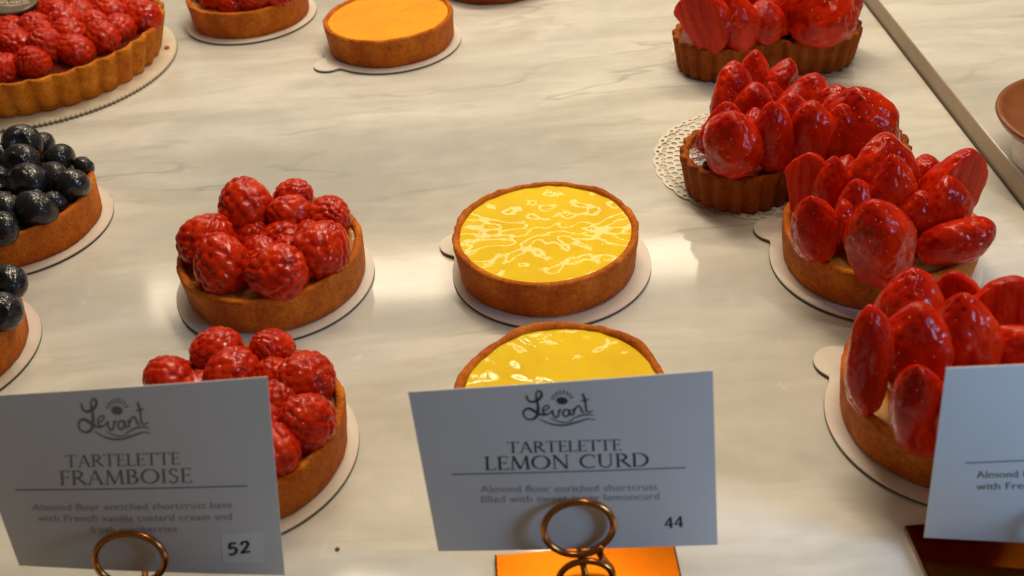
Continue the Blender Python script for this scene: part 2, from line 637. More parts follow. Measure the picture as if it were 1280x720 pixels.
def blueberry_mesh(seed, nu=48, nv=36):
    vs = []
    for j in range(nv + 1):
        v = PI * (j / nv) ** 1.25
        for i in range(nu):
            u = 2 * PI * i / nu
            r = 1.0
            rim = 0.46 + 0.05 * math.cos(5 * u + seed)
            if v < 0.85:
                r += 0.11 * math.exp(-((v - rim) / 0.09) ** 2) * (0.65 + 0.35 * math.cos(5 * u + seed))
                r -= 0.20 / (1 + math.exp((v - 0.36) / 0.045))
            q = Vector((math.cos(u) * math.sin(v), math.sin(u) * math.sin(v), math.cos(v)))
            r += 0.03 * noise.noise(q * 1.5 + Vector((seed, 0, 0)))
            vs.append((q.x * r, q.y * r, q.z * r * 0.88))
    fs = []
    for j in range(nv):
        for i in range(nu):
            fs.append((j * nu + i, (j + 1) * nu + i, (j + 1) * nu + (i + 1) % nu, j * nu + (i + 1) % nu))
    me = mesh('blueberry', vs, fs)
    me.materials.append(M['blueberry'])
    return me


RASP = [raspberry_mesh(s, nd) for s, nd in ((1, 96), (2, 110), (3, 88), (4, 120), (5, 102))]
STRAW = [strawberry_mesh(s, True) for s in range(5)] + [strawberry_mesh(20 + s, False) for s in range(3)]
BLUE = [blueberry_mesh(s) for s in range(4)]
RIM_R, BASE_INSET, TART_H = 0.046, 0.0016, 0.0205
TB = 0.002        # top of a board


def tart_shell(root, out, h, inset, mat, fill_name, fill_mat, flutes=0, amp=0.0, seed=0.0, wall=0.0042, sink=0.0022, dome=0.0008, lump=0.0004,
               lscale=120, rough=0.00045):
    v, f = sweep(out, crust_profile(h, inset, wall), flutes, amp, seed, rough)
    obj('crust', mesh('crust', v, f), mat, root)
    v, f = disc_fill(out, -wall + 0.0003, h - sink, dome, 16, lump, seed, lscale)
    obj(fill_name, mesh(fill_name, v, f), fill_mat, root)


def put_round(root, name, meshes, items, squash=0.9):
    """berries given as (px, py, radius_px, z_centre): placed as parts of a tart"""
    for i, (px, py, rpx, zc) in enumerate(items):
        c = at_z(px, py, zc)
        if name in ('raspberry', 'blueberry'):
            c = at_z(px, py, zc - 0.002)
        d = c - root.location
        if (px < 0 or py < 0) and math.hypot(d.x, d.y) > 0.034:
            k_ = 0.034 / math.hypot(d.x, d.y)
            c = Vector((root.location.x + d.x * k_, root.location.y + d.y * k_, c.z))
        r = rpx * depth(c) / FPX
        o = obj(name, meshes[i % len(meshes)], None, root, c - root.location)
        s = r * random.uniform(1.06, 1.14)
        o.scale = (s, s, s * squash)
        if name == 'blueberry':
            o.rotation_euler = (random.uniform(-1.1, 1.1), random.uniform(-1.1, 1.1), random.uniform(0, 6.28))
        else:
            o.rotation_euler = (random.uniform(-1.2, 1.2), random.uniform(-1.2, 1.2), random.uniform(0, 6.28))


def put_straw(root, items):
    """strawberries given by the pixels of tip and stem end, width in pixels, height of the stem end and lean in depth;
    an optional last number turns the cut face (degrees from straight back)"""
    for i, it in enumerate(items):
        tx, ty, bx, by, w, zb, dy = it[:7]
        turn = it[7] if len(it) > 7 else random.uniform(-40, 40)
        b = at_z(bx, by, zb)
        tip = at_plane(tx, ty, Vector((0, b.y + dy, 0)), Vector((0, 1, 0)))
        ax = tip - b
        L = ax.length
        z = ax.normalized()
        a = math.radians(turn)
        y = Vector((math.sin(a), math.cos(a), 0))
        y = (y - z * y.dot(z)).normalized()
        x = y.cross(z)
        rot = Matrix((x, y, z)).transposed().to_4x4()
        wd = w * 1.10 * depth(b) / FPX
        o = obj('strawberry', STRAW[i % 5] if len(it) > 7 else STRAW[i % len(STRAW)], None, root)
        o.matrix_basis = Matrix.Translation(b - root.location) @ rot @ Matrix.Diagonal((wd, wd * 0.86, L * 1.02, 1))


def fill_gaps(root, name, meshes, rmax, z, r_, inside=None, tries=260, sep=0.9):
    """small low berries in the gaps between the placed ones"""
    have = [(c.location.x, c.location.y, max(c.scale.x, c.scale.y) * (0.46 if name == 'strawberry' else 1.0)) for c in root.children if c.name.split('.')[0] == name]
    k_ = 0
    for _ in range(tries):
        x, y = random.uniform(-rmax, rmax), random.uniform(-rmax, rmax)
        if (math.hypot(x, y) > rmax) if inside is None else (not inside(x, y)):
            continue
        if any(math.hypot(x - a, y - b) < (q + r_) * sep * 0.72 for a, b, q in have):
            continue
        have.append((x, y, r_))
        k_ += 1
        sc = r_ * random.uniform(0.92, 1.08)
        if name == 'strawberry':
            o = obj(name, meshes[k_ % len(meshes)], None, root, (x, y, z - 0.004), (random.uniform(-0.4, 0.4), random.uniform(-0.4, 0.4), random.uniform(0, 6.28)), (sc * 2, sc * 2, sc * 2.9))
        else:
            o = obj(name, meshes[k_ % len(meshes)], None, root, (x, y, z + sc * 0.25), (random.uniform(-1, 1), random.uniform(-1, 1), random.uniform(0, 6.28)), (sc, sc, sc * 0.9))


# ------------------------------------------------------------------ lemon tartlets
LEM = [('glossy lemon curd tartlet with wrinkled shiny filling, in the centre of the counter', 0.0187, 0.4290, 1.0, 0.2),
       ('lemon curd tartlet partly hidden behind the lemon curd name card', 0.0168, 0.3133, 0.95, 3.1),
       ('orange-yellow lemon curd tartlet at the back beside the rearmost raspberry tartlet', -0.0715, 0.7150, 1.01, 5.7)]
for lab, cx, cy, sc, sd in LEM:
    root = thing('lemon_tartlet', lab, 'tart', (cx, cy, TB), 'lemon curd tartlets')
    tart_shell(root, circle_outline(RIM_R * sc), TART_H, BASE_INSET, M['crust'], 'lemon_filling', M['lemon_golden'] if cy > 0.6 else M['lemon'], seed=sd * 9, dome=0.0006, lump=0.0005,
               lscale=150, sink=0.0016, wall=0.0038)
board('white round card board under the centre lemon tartlet, tab at its left', 0.0207, 0.4277, tab=math.radians(152))
board('white round card board under the lemon tartlet behind the name card', 0.0168, 0.3133, r=0.0475)
board('white round card board under the back lemon tartlet, tab at its lower left', -0.0715, 0.7140, tab=math.radians(214))

# ------------------------------------------------------------------ raspberry tartlets
zt = TB + TART_H
RASPS = [
    ('raspberry tartlet piled with glazed berries, to the left of the centre lemon tartlet', -0.1180, 0.4345, 11.0,
     [(305, 258, 33, 0.036), (368, 245, 22, 0.034), (362, 268, 25, 0.034), (411, 272, 27, 0.031), (403, 313, 34, 0.030), (353, 302, 23, 0.027),
      (260, 302, 33, 0.031), (277, 330, 35, 0.031), (346, 340, 34, 0.031), (315, 300, 24, 0.025)]),
    ('raspberry tartlet half hidden behind the framboise name card', -0.1180, 0.3135, 23.0,
     [(270, 438, 29, 0.034), (212, 474, 29, 0.031), (288, 466, 30, 0.033), (339, 436, 26, 0.032), (381, 474, 33, 0.031), (348, 499, 26, 0.030),
      (382, 527, 33, 0.030), (347, 562, 30, 0.029), (255, 510, 30, 0.030), (300, 510, 28, 0.031), (265, 560, 30, 0.029), (305, 555, 28, 0.030)]),
    ('rearmost raspberry tartlet, cut by the top of the photo beside the fluted tart', -0.1830, 0.7845, 37.0,
     [(275, -12, 24, 0.031), (318, -8, 24, 0.031), (352, -12, 22, 0.031), (290, -36, 24, 0.033), (330, -36, 23, 0.034), (360, -34, 20, 0.031),
      (262, -34, 20, 0.031), (310, -58, 22, 0.031), (340, -58, 20, 0.031)])]
for lab, cx, cy, sd, items in RASPS:
    root = thing('raspberry_tartlet', lab, 'tart', (cx, cy, TB), 'raspberry tartlets')
    tart_shell(root, circle_outline(RIM_R), TART_H, BASE_INSET, M['crust'], 'custard', M['custard'], seed=sd, sink=0.003, lump=0.0007)
    put_round(root, 'raspberry', RASP, items, 0.95)
    fill_gaps(root, 'raspberry', RASP, 0.031, TART_H, 0.0100, sep=0.85)
board('white round card board under the raspberry tartlet left of the centre lemon tartlet', -0.1192, 0.4339)
board('white round card board under the raspberry tartlet behind the framboise card', -0.1191, 0.3130)
board('white round card board under the rearmost raspberry tartlet', -0.1832, 0.7839)

# ------------------------------------------------------------------ blueberry tartlets
BLUES = [
    ('blueberry tartlet with dark glazed berries, at the left edge below the large fluted tart', -0.2725, 0.5062, 51.0,
     [(28, 180, 22, 0.036), (27, 203, 21, 0.036), (75, 199, 19, 0.030), (34, 228, 23, 0.035), (66, 224, 20, 0.031), (90, 231, 21, 0.030),
      (45, 262, 25, 0.029), (8, 260, 21, 0.031), (3, 286, 21, 0.029), (-8, 228, 21, 0.034), (-14, 200, 20, 0.033), (-30, 255, 21, 0.030),
      (-32, 225, 20, 0.031), (-5, 178, 19, 0.031), (52, 183, 17, 0.029), (-35, 285, 21, 0.029), (-42, 205, 20, 0.029), (105, 208, 12, 0.026)]),
    ('blueberry tartlet mostly outside the left edge of the photo, just above the framboise card', -0.2790, 0.3950, 63.0,
     [(10, 354, 22, 0.033), (2, 390, 23, 0.030), (-24, 342, 22, 0.032), (-30, 375, 22, 0.036), (-36, 410, 24, 0.030), (-62, 350, 22, 0.032),
      (-70, 385, 23, 0.036), (-78, 420, 24, 0.030), (-104, 372, 22, 0.031), (-110, 405, 22, 0.030), (-8, 328, 18, 0.028)])]
for lab, cx, cy, sd, items in BLUES:
    root = thing('blueberry_tartlet', lab, 'tart', (cx, cy, TB), 'blueberry tartlets')
    tart_shell(root, circle_outline(RIM_R), TART_H, BASE_INSET, M['crust'], 'custard', M['custard'], seed=sd, sink=0.003)
    put_round(root, 'blueberry', BLUE, items, 0.95)
    fill_gaps(root, 'blueberry', BLUE, 0.034, TART_H, 0.0072)
board('white round card board under the blueberry tartlet below the large fluted tart', -0.2720, 0.5057)
board('white round card board under the blueberry tartlet just above the framboise card', -0.2794, 0.3948)

# ------------------------------------------------------------------ strawberry tartlets
STR = [
    ('round strawberry tartlet with upright berries, standing in front of the heart tarts', 0.1790, 0.4110, 71.0,
     [(1014, 192, 1006, 270, 50, 0.024, 0.006, 215), (1043, 196, 1035, 272, 44, 0.024, 0.003), (1105, 168, 1098, 275, 78, 0.024, 0.006),
      (1116, 194, 1112, 295, 60, 0.024, 0.002), (1213, 188, 1172, 290, 74, 0.024, 0.004, 160), (1183, 225, 1176, 305, 58, 0.022, -0.002),
      (1014, 246, 1022, 322, 52, 0.022, -0.003), (1092, 255, 1104, 352, 72, 0.0215, -0.004), (1243, 283, 1146, 316, 62, 0.028, -0.004),
      (1070, 225, 1075, 300, 50, 0.022, 0.0), (1150, 240, 1140, 310, 52, 0.022, 0.0)]),
    ('round strawberry tartlet nearest the camera, behind the right-hand name card', 0.1745, 0.3005, 83.0,
     [(1088, 385, 1082, 515, 56, 0.022, 0.002), (1142, 336, 1135, 440, 84, 0.022, 0.008), (1146, 382, 1140, 500, 84, 0.022, 0.002),
      (1203, 368, 1196, 490, 92, 0.022, 0.003), (1268, 348, 1245, 460, 94, 0.022, 0.006, 200), (1300, 415, 1222, 470, 62, 0.030, -0.004),
      (1147, 458, 1152, 562, 66, 0.022, -0.004), (1215, 470, 1212, 580, 80, 0.020, -0.004), (1275, 470, 1265, 570, 74, 0.020, -0.004),
      (1320, 400, 1300, 500, 72, 0.022, 0.002)])]
for lab, cx, cy, sd, items in STR:
    root = thing('strawberry_tartlet', lab, 'tart', (cx, cy, TB), 'round strawberry tartlets')
    tart_shell(root, circle_outline(RIM_R), TART_H, BASE_INSET, M['crust'], 'custard', M['custard'], seed=sd, sink=0.003, lump=0.0007)
    put_straw(root, items)
    fill_gaps(root, 'strawberry', STRAW, 0.030, TART_H, 0.0105, sep=0.8)
board('white tabbed round board under the strawberry tartlet in front of the heart tarts', 0.1782, 0.4102, tab=math.radians(142))
board('white round card board with a tab under the strawberry tartlet behind the right-hand card', 0.1740, 0.2996, tab=math.radians(132))

# ------------------------------------------------------------------ heart tarts
HW, HH = 0.121, 0.0235
HEARTS = [
    ('heart-shaped strawberry tart with fluted crust on a wide lace doily, nearer of the two', 0.1572, 0.5010, 91.0,
     [(918, 78, 905, 160, 54, 0.022, 0.004), (913, 102, 905, 165, 40, 0.022, 0.0), (944, 63, 945, 128, 32, 0.022, 0.006),
      (988, 73, 964, 128, 40, 0.024, 0.004), (1020, 92, 1008, 145, 42, 0.024, 0.004), (1046, 107, 1040, 155, 42, 0.024, 0.003),
      (1070, 110, 1082, 200, 82, 0.022, 0.0), (1052, 133, 1050, 205, 48, 0.022, -0.004), (1016, 128, 1012, 210, 50, 0.022, -0.003),
      (965, 128, 970, 212, 52, 0.022, -0.003), (988, 117, 990, 185, 48, 0.022, 0.0), (908, 128, 897, 192, 58, 0.023, -0.002),
      (914, 142, 920, 216, 68, 0.0225, -0.004), (942, 105, 940, 170, 44, 0.022, 0.0), (1100, 140, 1108, 200, 44, 0.022, 0.0)]),
    ('heart-shaped strawberry tart at the top edge of the photo, farther of the two', 0.1790, 0.6510, 103.0,
     [(868, -12, 893, 64, 64, 0.023, 0.004, 225), (906, -16, 932, 62, 50, 0.022, 0.003), (953, 0, 958, 56, 46, 0.022, 0.004),
      (978, -18, 972, 44, 42, 0.024, 0.006), (1036, -26, 1022, 56, 76, 0.022, 0.002), (1000, -34, 996, 34, 50, 0.024, 0.006),
      (930, -46, 930, 24, 52, 0.024, 0.006), (1060, -30, 1050, 34, 46, 0.022, 0.004), (975, -70, 970, -10, 50, 0.024, 0.006),
      (890, -56, 890, 4, 46, 0.022, 0.005), (1015, -66, 1015, -4, 50, 0.024, 0.006)])]
for lab, cx, cy, sd, items in HEARTS:
    root = thing('heart_tart', lab, 'tart', (cx, cy, 0.0008), 'heart-shaped strawberry tarts')
    out = heart_outline(HW, 324)
    tart_shell(root, out, HH, 0.0035, M['crust_dark'], 'berry_glaze', M['glaze'], flutes=36, amp=0.0032, seed=sd, sink=0.0028, dome=0.001, lump=0.0008,
               wall=0.0040)
    put_straw(root, items)
    fill_gaps(root, 'strawberry', STRAW, 0.05, HH, 0.0092, lambda x, y: math.hypot(abs(x) - 0.022, y + 0.010) < 0.022 or (abs(x) < 0.030 - 0.6 * max(0, y) and -0.012 < y < 0.035))


def doily(label, cx, cy, r, rot):
    """round paper lace doily: a polar sheet with the lace holes left out"""
    nt_, r0 = 900, r * 0.66
    rad = np.concatenate([[r0 * 0.02, r0 * 0.5, r0], np.linspace(r0, r * 1.0, 44)[1:]])
    nsc = 30
    vs, fs = [], []
    for i in range(nt_):
        a = 2 * PI * i / nt_ + rot
        sc = 1 + 0.020 * abs(math.sin(nsc * a / 2)) - 0.012
        for q in rad:
            f = max(0.0, (q / r - 0.66) / 0.34)
            rr = q * (1 + (sc - 1) * f)
            vs.append((rr * math.cos(a), rr * math.sin(a), 0.0004 + 0.0008 * f * (0.5 + 0.5 * math.sin(5 * a + 1)) * f))
    k_ = len(rad)

    def hole(a, q):
        f = (q / r - 0.66) / 0.34
        if f < 0.08:
            return False
        u = nsc * a / (2 * PI)
        for (f0, hw, hu, mult, off) in ((0.20, 0.07, 0.30, 2, 0.0), (0.385, 0.075, 0.27, 2, 0.5), (0.57, 0.08, 0.30, 2, 0.0), (0.80, 0.11, 0.22, 1, 0.0),
                                        (0.74, 0.06, 0.13, 1, 0.36), (0.74, 0.06, 0.13, 1, 0.64), (0.90, 0.045, 0.10, 1, 0.30), (0.90, 0.045, 0.10, 1, 0.70)):
            uu = (u * mult + off) % 1.0 - 0.5
            if (uu / hu) ** 2 + ((f - f0) / hw) ** 2 < 1:
                return True
        return False
    for i in range(nt_):
        j = (i + 1) % nt_
        for q in range(k_ - 1):
            if q >= 2 and hole(2 * PI * (i + 0.5) / nt_, (rad[q] + rad[q + 1]) / 2):
                continue
            fs.append((i * k_ + q, i * k_ + q + 1, j * k_ + q + 1, j * k_ + q))
    me = mesh('lace_doily', vs, fs)
    o = obj('lace_doily', me, M['doily'], None, (cx, cy, 0))
    return tag(o, label, 'doily', 'paper lace doilies under the heart tarts')


doily('white paper lace doily spreading to the left under the nearer heart tart', 0.1500, 0.5140, 0.0630, 0.1)
doily('white paper lace doily barely showing under the farther heart tart', 0.1810, 0.6570, 0.0590, 0.4)

# ------------------------------------------------------------------ strokes: lettering and the sun logo


def stroke_mesh(strokes, width_fn=None):
    """strokes: list of (points, width or [widths]); returns flat 2-D verts and faces with rounded joints"""
    vs, fs = [], []
    for pts, w in strokes:
        n = len(pts)
        ws = w if isinstance(w, (list, tuple)) else [w] * n
        L = []
        for i in range(n):
            a = Vector(pts[max(0, i - 1)])
            b = Vector(pts[min(n - 1, i + 1)])
            t = (b - a)
            t = t.normalized() if t.length > 1e-9 else Vector((1, 0))
            nn = Vector((-t.y, t.x))
            p = Vector(pts[i])
            L.append((p + nn * ws[i] / 2, p - nn * ws[i] / 2))
        s = len(vs)
        for a, b in L:
            vs += [tuple(a), tuple(b)]
        for i in range(n - 1):
            fs.append((s + 2 * i, s + 2 * i + 1, s + 2 * i + 3, s + 2 * i + 2))
    return vs, fs


def smooth_line(pts, k_=6):
    out = []
    n = len(pts)
    P = [Vector(p) for p in pts]
    for i in range(n - 1):
        p0, p1, p2, p3 = P[max(0, i - 1)], P[i], P[i + 1], P[min(n - 1, i + 2)]
        for j in range(k_):
            t = j / k_
            out.append(tuple(0.5 * ((2 * p1) + (p2 - p0) * t + (2 * p0 - 5 * p1 + 4 * p2 - p3) * t * t + (3 * p1 - p0 - 3 * p2 + p3) * t ** 3)))
    out.append(tuple(P[-1]))
    return out


def arc(cx, cy, rx, ry, a0, a1, n=14):
    return [(cx + rx * math.cos(math.radians(a0 + (a1 - a0) * i / n)), cy + ry * math.sin(math.radians(a0 + (a1 - a0) * i / n))) for i in range(n + 1)]


TK, TN, SF = 0.115, 0.05, 0.045


def sw(n):   # swelling stroke of a round letter
    return [TN + (TK * 1.1 - TN) * math.sin(PI * i / n) for i in range(n + 1)]


def vser(x, y, w=0.26):
    return ([(x - w / 2, y), (x + w / 2, y)], SF)


GLYPH = {   # inscriptional capitals: (advance, strokes) on a cap height of 1
    'T': (0.78, [([(0.39, 0), (0.39, 1)], TK), ([(0.02, 0.975), (0.76, 0.975)], TN), ([(0.03, 0.99), (0.03, 0.82)], TN), ([(0.75, 0.99), (0.75, 0.82)], TN), vser(0.39, 0.02)]),
    'A': (0.86, [([(0.10, 0), (0.42, 1)], TN), ([(0.42, 1), (0.76, 0)], TK), ([(0.22, 0.36), (0.64, 0.36)], TN), vser(0.10, 0.02, 0.24), vser(0.76, 0.02, 0.24)]),
    'R': (0.80, [([(0.16, 0), (0.16, 1)], TK), (arc(0.24, 0.74, 0.34, 0.24, 90, -90), sw(14)), ([(0.14, 0.975), (0.26, 0.975)], TN), ([(0.16, 0.5), (0.28, 0.5)], TN),
                 ([(0.34, 0.5), (0.78, 0.0)], TK), vser(0.16, 0.02), vser(0.10, 0.98, 0.16)]),
    'E': (0.62, [([(0.16, 0), (0.16, 1)], TK), ([(0.06, 0.975), (0.54, 0.975)], TN), ([(0.16, 0.52), (0.46, 0.52)], TN), ([(0.06, 0.025), (0.58, 0.025)], TN),
                 ([(0.54, 0.99), (0.54, 0.85)], TN), ([(0.57, 0.01), (0.57, 0.17)], TN), ([(0.46, 0.60), (0.46, 0.44)], TN)]),
    'L': (0.60, [([(0.16, 0), (0.16, 1)], TK), ([(0.06, 0.025), (0.56, 0.025)], TN), ([(0.55, 0.01), (0.55, 0.17)], TN), vser(0.16, 0.98)]),
    'F': (0.58, [([(0.16, 0), (0.16, 1)], TK), ([(0.06, 0.975), (0.54, 0.975)], TN), ([(0.16, 0.52), (0.46, 0.52)], TN), ([(0.54, 0.99), (0.54, 0.85)], TN),
                 ([(0.46, 0.60), (0.46, 0.44)], TN), vser(0.16, 0.02)]),
    'M': (1.05, [([(0.14, 0), (0.20, 1)], TN), ([(0.20, 1), (0.54, 0.04)], TK), ([(0.54, 0.04), (0.86, 1)], TN), ([(0.86, 1), (0.93, 0)], TK), vser(0.14, 0.02, 0.24), vser(0.93, 0.02, 0.24)]),
    'B': (0.74, [([(0.16, 0), (0.16, 1)], TK), (arc(0.28, 0.755, 0.25, 0.225, 90, -90), sw(14)), (arc(0.30, 0.275, 0.32, 0.25, 90, -90), sw(14)), ([(0.06, 0.98), (0.30, 0.98)], TN),
                 ([(0.16, 0.53), (0.32, 0.53)], TN), ([(0.06, 0.025), (0.32, 0.025)], TN)]),
    'O': (1.0, [(arc(0.5, 0.5, 0.42, 0.47, 80, 260, 20), sw(20)), (arc(0.5, 0.5, 0.42, 0.47, -100, 80, 20), sw(20))]),
    'I': (0.36, [([(0.18, 0), (0.18, 1)], TK), vser(0.18, 0.02), vser(0.18, 0.98)]),
    'S': (0.58, [(smooth_line([(0.47, 0.82), (0.38, 0.95), (0.24, 0.97), (0.11, 0.86), (0.13, 0.67), (0.30, 0.53), (0.45, 0.38), (0.47, 0.18), (0.34, 0.04), (0.18, 0.03), (0.07, 0.18)]), 0.085)]),
    'N': (0.92, [([(0.16, 0), (0.16, 1)], TN), ([(0.16, 1), (0.78, 0.0)], TK), ([(0.78, 0), (0.78, 1)], TN), vser(0.16, 0.02, 0.22), vser(0.78, 0.98, 0.22), vser(0.11, 0.98, 0.16)]),
    'C': (0.86, [(arc(0.50, 0.5, 0.42, 0.47, 48, 312, 26), [TN + (TK - TN) * math.sin(PI * i / 26) for i in range(27)]), ([(0.78, 0.92), (0.78, 0.72)], TN)]),
    'U': (0.88, [([(0.16, 1), (0.16, 0.34)], TK), (arc(0.44, 0.34, 0.28, 0.32, 180, 360), TN * 1.4), ([(0.72, 0.34), (0.72, 1)], TN), vser(0.16, 0.98), vser(0.72, 0.98, 0.22)]),
    'D': (0.92, [([(0.16, 0), (0.16, 1)], TK), (arc(0.32, 0.5, 0.50, 0.475, 90, -90, 18), sw(18)), ([(0.06, 0.98), (0.34, 0.98)], TN), ([(0.06, 0.025), (0.34, 0.025)], TN)]),
    ' ': (0.42, []),
    '5': (0.62, [(smooth_line([(0.48, 0.95), (0.30, 0.93), (0.16, 0.92), (0.14, 0.55), (0.32, 0.60), (0.48, 0.42), (0.44, 0.15), (0.25, 0.02), (0.08, 0.10)]), 0.17)]),
    '2': (0.66, [(smooth_line([(0.10, 0.72), (0.20, 0.93), (0.40, 0.94), (0.48, 0.72), (0.34, 0.40), (0.12, 0.08), (0.30, 0.10), (0.58, 0.10)]), 0.17)]),
    '4': (0.72, [([(0.50, 0.0), (0.50, 1.0)], 0.17), ([(0.50, 0.98), (0.08, 0.34)], 0.10), ([(0.05, 0.30), (0.68, 0.30)], 0.13), ([(0.36, 0.03), (0.64, 0.03)], 0.08)]),
}


def line_of(text, spacing=0.03):
    strokes, x = [], 0.0
    for ch in text:
        adv, st = GLYPH[ch]
        for pts, w in st:
            strokes.append(([(p[0] + x, p[1]) for p in pts], w))
        x += adv + spacing
    v, f = stroke_mesh(strokes)
    xs = [p[0] for p in v]
    return v, f, min(xs), max(xs)


def logo():
    """script word with a rising sun above and a double swash below; unit box 0..1 wide"""
    S = []
    Lw = smooth_line([(225, 195), (228, 245), (275, 285), (340, 268), (388, 222), (392, 175), (362, 152), (334, 185), (334, 260), (346, 340), (338, 425), (308, 485),
                      (250, 506), (195, 480), (174, 420), (200, 375), (250, 368), (310, 408), (360, 445), (420, 456), (470, 440)])
    nL = len(Lw)
    S.append((Lw, [17 + 16 * math.sin(PI * i / nL * 3.0) ** 2 for i in range(nL)]))
    S.append((smooth_line([(395, 408), (450, 385), (470, 355), (445, 338), (408, 362), (395, 408), (420, 442), (470, 440), (510, 400)]), 16))
    S.append((smooth_line([(506, 395), (514, 465), (540, 496), (572, 468), (582, 405), (606, 412)]), 20))
    S.append((smooth_line([(695, 415), (650, 404), (622, 448), (645, 492), (688, 470), (700, 408), (706, 468), (732, 476)]), 20))
    S.append(([(742, 395), (748, 476)], 19))
    S.append((smooth_line([(748, 440), (780, 380), (812, 368), (832, 400), (842, 440), (868, 448)]), 19))
    S.append((smooth_line([(858, 215), (884, 300), (890, 415), (912, 452), (965, 438)]), [24] * 8 + [20] * 8 + [14] * 9))
    S.append(([(838, 305), (930, 288)], 15))
    for a in range(-70, 80, 20):
        r_ = math.radians(a)
        S.append(([(625 + 88 * math.sin(r_), 290 - 78 * math.cos(r_)), (625 + 138 * math.sin(r_), 290 - 132 * math.cos(r_))], [10, 15]))
    S.append((smooth_line([(350, 498), (430, 552), (530, 590), (650, 598), (780, 570), (900, 538), (985, 556)]), [8 + 14 * math.sin(PI * i / 36) for i in range(37)]))
    S.append((smooth_line([(690, 545), (800, 495), (900, 480), (975, 498)]), [6 + 12 * math.sin(PI * i / 18) for i in range(19)]))
    S.append((smooth_line([(470, 498), (560, 548), (650, 566), (740, 548)]), [4 + 10 * math.sin(PI * i / 18) for i in range(19)]))
    v, f = stroke_mesh(S)
    # sun disc
    s = len(v)
    for i in range(28):
        a = 2 * PI * i / 28
        x, y = 66 * math.cos(a), 46 * math.sin(a)
        v.append((622 + x * 0.95 - y * 0.3, 290 + y * 0.95 + x * 0.25))
    f.append(tuple(range(s, s + 28)))
    return [((p[0] - 165) / 830, (620 - p[1]) / 830) for p in v], f


def text_mesh(body):
    cu = bpy.data.curves.new('t', 'FONT')
    cu.body = body
    cu.size = 1.0
    cu.resolution_u = 3
    cu.space_character = 1.04
    o = bpy.data.objects.new('t', cu)
    COL.objects.link(o)
    dg = bpy.context.evaluated_depsgraph_get()
    me = bpy.data.meshes.new_from_object(o.evaluated_get(dg))
    v = [(p.co.x, p.co.y) for p in me.vertices]
    f = [tuple(p.vertices) for p in me.polygons]
    bpy.data.objects.remove(o)
    bpy.data.curves.remove(cu)
    bpy.data.meshes.remove(me)
    xs = [p[0] for p in v]
    return v, f, min(xs), max(xs)


class Card:
    """a stiff paper card: four 3-D corners, bottom-left corner bent back, gentle bow"""

    def __init__(self, px, lean, zmid, bow, label):
        self.px = [Vector(p) for p in px]     # TL TR BR BL in the photograph
        l = math.radians(lean)
        n = Vector((0, -math.cos(l), math.sin(l)))
        mid = (self.px[2] + self.px[3]) / 2
        p0 = at_z(mid.x, mid.y, zmid)
        Q = [at_plane(p[0], p[1], p0, n) for p in px]
        # bent corner: same edge length on the left as on the right
        want = (Q[1] - Q[2]).length * 0.985
        o = Vector((0, 0, CAM_H))
        d = (Q[3] - o)
        t = 1.0
        while (o + d * t - Q[0]).length < want and t < 1.12:
            t += 0.0005
        self.flat3 = Q[3].copy()
        self.curl = (o + d * t) - Q[3]
        self.Q, self.n, self.bow = Q, n, bow
        self.base = (Q[2] + Q[3]) / 2
        self.root = thing('name_card', label, 'card', (self.base.x, self.base.y, self.base.z), 'printed name cards in wire clips')
        self.th = 0.00035
        nu, nv = 36, 26
        vs, fs = [], []
        for side in (0, -1):
            for j in range(nv + 1):
                for i in range(nu + 1):
                    vs.append(self.at(i / nu, j / nv, side * self.th))
        W = nu + 1
        off = W * (nv + 1)
        for j in range(nv):
            for i in range(nu):
                a = j * W + i
                fs.append((a, a + W, a + W + 1, a + 1))
                fs.append((off + a, off + a + 1, off + a + W + 1, off + a + W))
        for i in range(nu):
            fs.append((i, i + 1, off + i + 1, off + i))
            a = nv * W + i
            fs.append((a + 1, a, off + a, off + a + 1))
        for j in range(nv):
            a, b = j * W, (j + 1) * W
            fs.append((b, a, off + a, off + b))
            a, b = j * W + nu, (j + 1) * W + nu
            fs.append((a, b, off + b, off + a))
        sheet = mesh('card_sheet', vs, fs)
        for p in sheet.polygons[2 * nu * nv:]:
            p.use_smooth = False
        sheet.set_sharp_from_angle(angle=math.radians(40))
        obj('card_sheet', sheet, M['card'], self.root)

    def at(self, u, v, lift=0.0):
        Q = self.Q
        a = Q[0].lerp(Q[1], u)
        b = self.flat3.lerp(Q[2], u)
        p = a.lerp(b, v)
        p = p + self.curl * (max(0.0, 1 - u) ** 1.6) * (max(0.0, v) ** 1.6)
        p = p + self.n * (self.bow * math.sin(PI * u) + lift)
        return p - self.root.location

    def uv(self, px, py):
        """invert the bilinear picture quad"""
        u, v = 0.5, 0.5
        T = Vector((px, py))
        for _ in range(20):
            a = self.px[0].lerp(self.px[1], u)
            b = self.px[3].lerp(self.px[2], u)
            p = a.lerp(b, v)
            du = (self.px[1] - self.px[0]).lerp(self.px[2] - self.px[3], v)
            dv = b - a
            e = T - p
            det = du.x * dv.y - du.y * dv.x
            u += (e.x * dv.y - e.y * dv.x) / det
            v += (du.x * e.y - du.y * e.x) / det
        return u, v

    def lay(self, name, parts, mat, lift=0.00012):
        """parts: (verts, faces, xmin, xmax, left baseline px, right baseline px, height px, unit height)"""
        vs, fs = [], []
        for (v, f, x0, x1, pl, pr, hpx) in parts:
            s = len(vs)
            pl, pr = Vector(pl), Vector(pr)
            ax = (pr - pl)
            upv = Vector((-0.06, -1.0)).normalized()
            for i, (x, y) in enumerate(v):
                q = pl + ax * ((x - x0) / (x1 - x0)) + upv * (hpx * y)
                u_, v_ = self.uv(q.x, q.y)
                vs.append(self.at(u_, v_, lift + 0.0000015 * (i % 7)))
            fs += [tuple(s + k_ for k_ in ff) for ff in f]
        return obj(name, mesh(name, vs, fs, False), mat, self.root)


